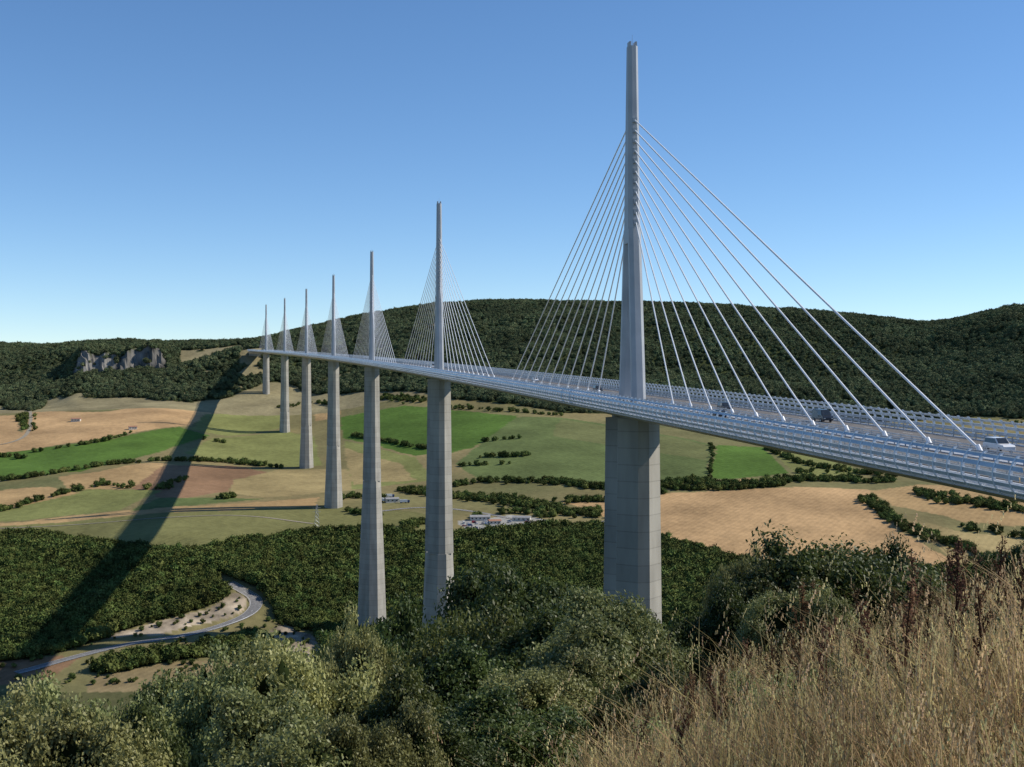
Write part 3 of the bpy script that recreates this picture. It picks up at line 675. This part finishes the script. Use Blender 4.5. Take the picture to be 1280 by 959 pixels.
def truck(px,py,hd):
    x,y=site(px,py); z=float(H(x,y))+.1; mb=MB()
    mb.box((-1.5,0,2.4),(8.5,2.5,2.8),0); mb.box((4.1,0,1.9),(2.2,2.4,2.5),1); mb.box((5.22,0,2.4),(.06,2.1,1.0),2)
    mb.box((0,0,.85),(10,1.2,.3),3)
    for xx in (-4.6,-3.4,.8,4.1):
        for sg in (-1,1): mb.tube([(xx,sg*.9,.5),(xx,sg*1.25,.5)],[.5,.5],12,3)
    o=mb.obj('lorry',[CP[0],CP[4],glass,rubber]); o.location=(x,y,z); o.rotation_euler=(0,0,hd)
truck(487,622,.3);truck(506,629,.2);truck(478,627,2)
# lattice power pylon in the valley field
def power_pylon(px,py,hh):
    x,y=site(px,py); z=float(H(x,y)); mb=MB()
    def cw(f): return 2.6*(1-f)+.5*f
    for sx_ in (-1,1):
        for sy in (-1,1): mb.tube([(sx_*cw(0),sy*cw(0),-.5),(sx_*cw(1),sy*cw(1),hh)],[.12,.1],4)
    for i in range(7):
        f0,f1=i/7,(i+1)/7
        for sy in (-1,1):
            mb.tube([(-cw(f0),sy*cw(f0),hh*f0),(cw(f1),sy*cw(f1),hh*f1)],[.07,.07],4); mb.tube([(cw(f0),sy*cw(f0),hh*f0),(-cw(f1),sy*cw(f1),hh*f1)],[.07,.07],4)
    for f in (.72,.86): mb.tube([(-4,0,hh*f),(4,0,hh*f)],[.12,.12],4)
    o=mb.obj('power_pylon',[galv]); o.location=(x,y,z); o.rotation_euler=(0,0,.4)
power_pylon(396,664,26)
# ------------------------------------------------------------ foreground bushes
def ells(seed,n,w_,h_,base=.3):
    r=random.Random(seed); E=[(0,0,h_*.52,w_*.32,w_*.32,h_*.36)]
    for i in range(n):
        a_=r.uniform(0,6.28); q=r.uniform(.12,.40)*w_; hz=r.uniform(.28,.88)*h_; rr_=r.uniform(.08,.22)*w_
        E.append((math.cos(a_)*q,math.sin(a_)*q,hz,rr_,rr_,rr_*r.uniform(.7,1.3)))
    return E
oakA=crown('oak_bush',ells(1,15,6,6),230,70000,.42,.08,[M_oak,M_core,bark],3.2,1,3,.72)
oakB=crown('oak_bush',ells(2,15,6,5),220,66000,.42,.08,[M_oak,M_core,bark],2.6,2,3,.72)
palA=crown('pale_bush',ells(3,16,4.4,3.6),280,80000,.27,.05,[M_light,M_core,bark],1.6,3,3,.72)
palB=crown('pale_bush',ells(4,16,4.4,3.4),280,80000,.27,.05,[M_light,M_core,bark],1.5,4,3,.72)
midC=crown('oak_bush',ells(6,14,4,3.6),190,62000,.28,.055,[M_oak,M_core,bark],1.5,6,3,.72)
def bush(me,nm,px,top,d,wpx,rot=0,h0=None):
    x=(px-640)/F*d; zt=(HY-top)/F*d; g=float(H(x,d)); o=bpy.data.objects.new(nm,me); scene.collection.objects.link(o)
    bw,bh={id(oakA):(6,6),id(oakB):(6,5),id(palA):(4.4,3.6),id(palB):(4.4,3.4),id(midC):(4,3.6)}[id(me)]
    sw=wpx/F*d/bw; hgt=max(zt-g,.8); o.location=(x,d,g-.15*hgt); o.scale=(sw,sw,hgt*1.07/bh); o.rotation_euler=(0,0,rot); return o
for a_ in ((oakA,'oak_bush',635,706,42,190,.3),(oakB,'oak_bush',545,762,38,170,1.2),(oakA,'oak_bush',455,788,34,120,2.2),(oakB,'oak_bush',605,745,34,180,4.0),
 (midC,'oak_bush',668,785,30,190,3.3),
 (palA,'pale_bush',742,764,27,215,.4),(midC,'oak_bush',884,742,36,115,1.9),(midC,'oak_bush',825,785,32,110,4.4),
 (oakB,'oak_bush',1050,664,40,215,2.6),(oakA,'oak_bush',978,702,38,145,5.1),(oakB,'oak_bush',1125,682,44,120,.4),(palB,'pale_bush',1000,745,32,120,1.1),
 (midC,'oak_bush',1275,680,36,90,.9),(palB,'pale_bush',918,712,60,80,2),
 (palB,'pale_bush',375,822,21,220,.2),(midC,'oak_bush',470,855,18,170,2.4),(palB,'pale_bush',255,864,19,190,3.7),(palA,'pale_bush',130,866,21,210,5.2),(palB,'pale_bush',10,885,20,210,1.5),
 (midC,'oak_bush',190,890,17,130,0.5),(midC,'oak_bush',560,815,27,200,1.1),(midC,'oak_bush',655,872,16,200,5.4),(palB,'pale_bush',60,915,14,240,4.5),(palA,'pale_bush',340,900,13,250,1.0),(palA,'pale_bush',470,900,13,150,2.8),(midC,'oak_bush',560,910,14,170,.7),
 (palB,'pale_bush',440,806,25,110,3.9),(palA,'pale_bush',690,835,22,180,3.1),(midC,'oak_bush',800,838,22,130,2.1)): bush(*a_)
# ------------------------------------------------------------ grass and dry weeds
def gmat(name,cs):
    return leaf_mat(name,cs[0],cs[1],.4,.8,.4,.1,.35,.5)
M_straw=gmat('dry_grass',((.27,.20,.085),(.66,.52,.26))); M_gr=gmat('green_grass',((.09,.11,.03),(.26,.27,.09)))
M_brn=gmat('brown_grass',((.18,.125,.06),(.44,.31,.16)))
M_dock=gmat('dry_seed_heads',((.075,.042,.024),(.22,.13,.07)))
def tuft(name,mat,nb,hh,spread,seed):
    r=np.random.default_rng(seed); V=[];Fs=[];sh=[]
    for i in range(nb):
        a_=r.uniform(0,6.28); q=r.uniform(0,spread); x,y=math.cos(a_)*q,math.sin(a_)*q; h=hh*r.uniform(.35,1.15); ln=r.normal(size=2)*.26*h; wv_=r.uniform(.002,.005); d=np.array([math.cos(a_+1.6),math.sin(a_+1.6)])*wv_
        b0=len(V)
        for k,(f,wf) in enumerate(((0,1),(.4,.9),(.75,.7),(1,.1))):
            cx=x+ln[0]*f*f;cy=y+ln[1]*f*f; z=h*f*(1-.12*f)
            V+= [(cx-d[0]*wf,cy-d[1]*wf,z),(cx+d[0]*wf,cy+d[1]*wf,z)]
        for k in range(3): Fs.append((b0+2*k,b0+2*k+1,b0+2*k+3,b0+2*k+2)); sh.append(0)
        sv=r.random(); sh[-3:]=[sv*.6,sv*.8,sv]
        if r.random()<.22:
            c=np.array([x+ln[0],y+ln[1],h*.88])
            for q_ in range(5):
                o_=r.normal(size=3)*.006; c2=c+np.array([ln[0]*.1*q_/5,ln[1]*.1*q_/5,-.022*q_+.03])+o_; s_=.010; b0=len(V)
                V+= [tuple(c2+(-s_*.4,0,-s_)),tuple(c2+(s_*.4,0,-s_)),tuple(c2+(s_*.2,s_*.4,s_)),tuple(c2+(-s_*.2,-s_*.4,s_))]; Fs.append((b0,b0+1,b0+2,b0+3)); sh.append(.9)
    me=bpy.data.meshes.new(name); me.from_pydata([tuple(map(float,v)) for v in V],[],Fs); me.update()
    at=me.attributes.new('shade','FLOAT','FACE'); at.data.foreach_set('value',np.array(sh,np.float32)); me.materials.append(mat); return me
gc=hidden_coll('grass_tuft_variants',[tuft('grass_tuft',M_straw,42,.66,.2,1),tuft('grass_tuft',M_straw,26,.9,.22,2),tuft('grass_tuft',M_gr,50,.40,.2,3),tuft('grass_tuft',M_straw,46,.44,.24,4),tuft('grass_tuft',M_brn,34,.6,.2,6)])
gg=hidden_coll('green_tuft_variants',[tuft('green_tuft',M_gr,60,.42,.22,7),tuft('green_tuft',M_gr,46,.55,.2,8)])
n=21000; d=rng.uniform(1.0,1,n)*np.exp(rng.uniform(math.log(2.6),math.log(58),n)); u=rng.uniform(-.5,.62,n); P=np.c_[u*d,d]
lim=np.interp(d,[0,8,17,24,60],[-.3,.3,2.0,3.0,6.]); pat=fbm(P[:,0],P[:,1],2.6,3,5)
k=((P[:,0]>lim)|(rng.random(n)<.12))&(fbm(P[:,0],P[:,1],1.3,2,5)>-.5)
S=rng.uniform(.5,1.25,n)*(1+.6*fbm(P[:,0],P[:,1],2.5,2,2)); S*=np.clip(P[:,1]/7,.55,1.)
PZ=np.c_[P,H(P[:,0],P[:,1])-.02]
kg=k&(pat>.28); kd=k&~kg
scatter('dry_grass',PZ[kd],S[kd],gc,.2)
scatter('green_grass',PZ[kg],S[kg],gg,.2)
# low green shrubs in the grass
lowc=hidden_coll('low_shrub_variants',[crown('low_shrub',[(0,0,.22,.2,.2,.2),(.15,.1,.2,.15,.15,.16),(-.14,.08,.24,.13,.13,.18),(.02,-.16,.3,.1,.1,.2)],40,4200,.08,.011,[mm,M_core,bark],.15,50+i,2,.5) for i,mm in enumerate((M_oak,M_light))])
pts=[];
for i in range(240):
    d=rng.uniform(8,34);u=rng.uniform(.05,.5);x=u*d
    if x>np.interp(d,[0,8,17,24,60],[-.3,.5,2.4,3.4,6.]) and vn(np.array(x/2.2),np.array(d/2.2),3)>.04: pts.append((x,d))
pts=np.array(pts); scatter('low_shrubs',np.c_[pts,H(pts[:,0],pts[:,1])-.02],rng.uniform(.7,1.5,len(pts)),lowc,.1)
def weed(seed):
    r=random.Random(seed); mb=MB()
    hh=1.25; lean=r.uniform(-.15,.15); pts=[(lean*f*f,0,hh*f) for f in (0,.35,.7,1)]
    mb.tube(pts,[.009,.008,.006,.004],5,0)
    br=[]
    for i in range(12):
        f=.4+.55*i/12; a_=r.uniform(0,6.28); L=(.30-.22*f)*r.uniform(.7,1.3); p0=Vector((lean*f*f,0,hh*f)); p1=p0+Vector((math.cos(a_)*L*.4,math.sin(a_)*L*.4,L*.95)); mb.tube([p0,p1],[.004,.002],4,0); br.append((p0,p1))
    br.append((Vector(pts[2]),Vector(pts[3])))
    for p0,p1 in br:
        for q in range(36):
            c=p0.lerp(p1,r.uniform(.15,1.05))+Vector([r.gauss(0,.010) for _ in range(3)]); a_=Vector([r.gauss(0,1) for _ in range(3)]).normalized()*.011; b_=a_.cross(Vector((r.random(),r.random(),1))).normalized()*.008
            mb.add([c-a_,c-b_,c+a_,c+b_],[(0,1,2,3)],0)
    me=bpy.data.meshes.new('dry_weed'); me.from_pydata([tuple(v) for v in mb.v],[],mb.f); me.update(); at=me.attributes.new('shade','FLOAT','FACE'); at.data.foreach_set('value',np.array([r.random() for _ in mb.f],np.float32)); me.materials.append(M_dock); return me
wc=hidden_coll('dry_weed_variants',[weed(i) for i in range(5)])
WP=[(1003,850,9,1.1),(965,880,8,.9),(1130,900,7,1.0),(1195,850,7.5,1.05),(1225,880,6.5,.85),(1160,860,9,.9),(840,940,8,.7),(1080,800,12,1.),(1240,760,11,1.05),(1045,900,8,.8),(1265,850,7,.9),(1100,850,9,.9),(900,900,10,.8),(1020,700,33,2.2),(1215,730,14,1.1),(1180,760,13,1.1),(1028,700,34,1.8),(1145,760,15,1.2),(1205,740,18,1.3),(930,900,11,.9),(1060,850,11,.9)]
pts=[];sc_=[]
for px,py,d,h in WP: pts.append(((px-640)/F*d,d));sc_.append(h)
for i in range(190):
    d=rng.uniform(8,30);u=rng.uniform(.06,.5); x=u*d
    if x>np.interp(d,[0,8,17,24,60],[-.3,.5,2.4,3.4,6.]): pts.append((x,d)); sc_.append(rng.uniform(.4,.85))
pts=np.array(pts); scatter('dry_weeds',np.c_[pts,H(pts[:,0],pts[:,1])-.02],sc_,wc,.15)
# ------------------------------------------------------------ light, sky, camera
SE=math.radians(41); AZ=math.radians(9)  # toward +X, swung 9 deg to +Y
sd=Vector((math.cos(AZ)*math.cos(SE),math.sin(AZ)*math.cos(SE),math.sin(SE)))
L=bpy.data.lights.new('sun','SUN'); L.energy=5.0; L.angle=math.radians(.5); L.color=(1,.93,.82)
so=bpy.data.objects.new('sun',L); scene.collection.objects.link(so); so.rotation_euler=sd.to_track_quat('Z','Y').to_euler()
wld=bpy.data.worlds.new('World'); scene.world=wld; wld.use_nodes=True; nt=wld.node_tree
sk=nt.nodes.new('ShaderNodeTexSky'); sk.sky_type='NISHITA'; sk.sun_disc=False; sk.sun_elevation=SE; sk.sun_rotation=math.radians(90)-AZ; sk.altitude=2200; sk.air_density=1.; sk.dust_density=.0; sk.ozone_density=3.5
hs=nt.nodes.new('ShaderNodeHueSaturation'); hs.inputs['Saturation'].default_value=1.12
bg=nt.nodes['Background']; bg.inputs['Strength'].default_value=.145; nt.links.new(sk.outputs[0],hs.inputs['Color']); nt.links.new(hs.outputs[0],bg.inputs['Color'])
cam=bpy.data.cameras.new('camera'); cam.sensor_width=36; cam.lens=36*F/1280; cam.clip_start=.1; cam.clip_end=30000
co=bpy.data.objects.new('camera',cam); scene.collection.objects.link(co); co.location=(0,0,0); co.rotation_euler=(math.radians(90-.094),0,0); scene.camera=co
scene.view_settings.view_transform='Standard'; scene.view_settings.look='None'; scene.view_settings.exposure=0
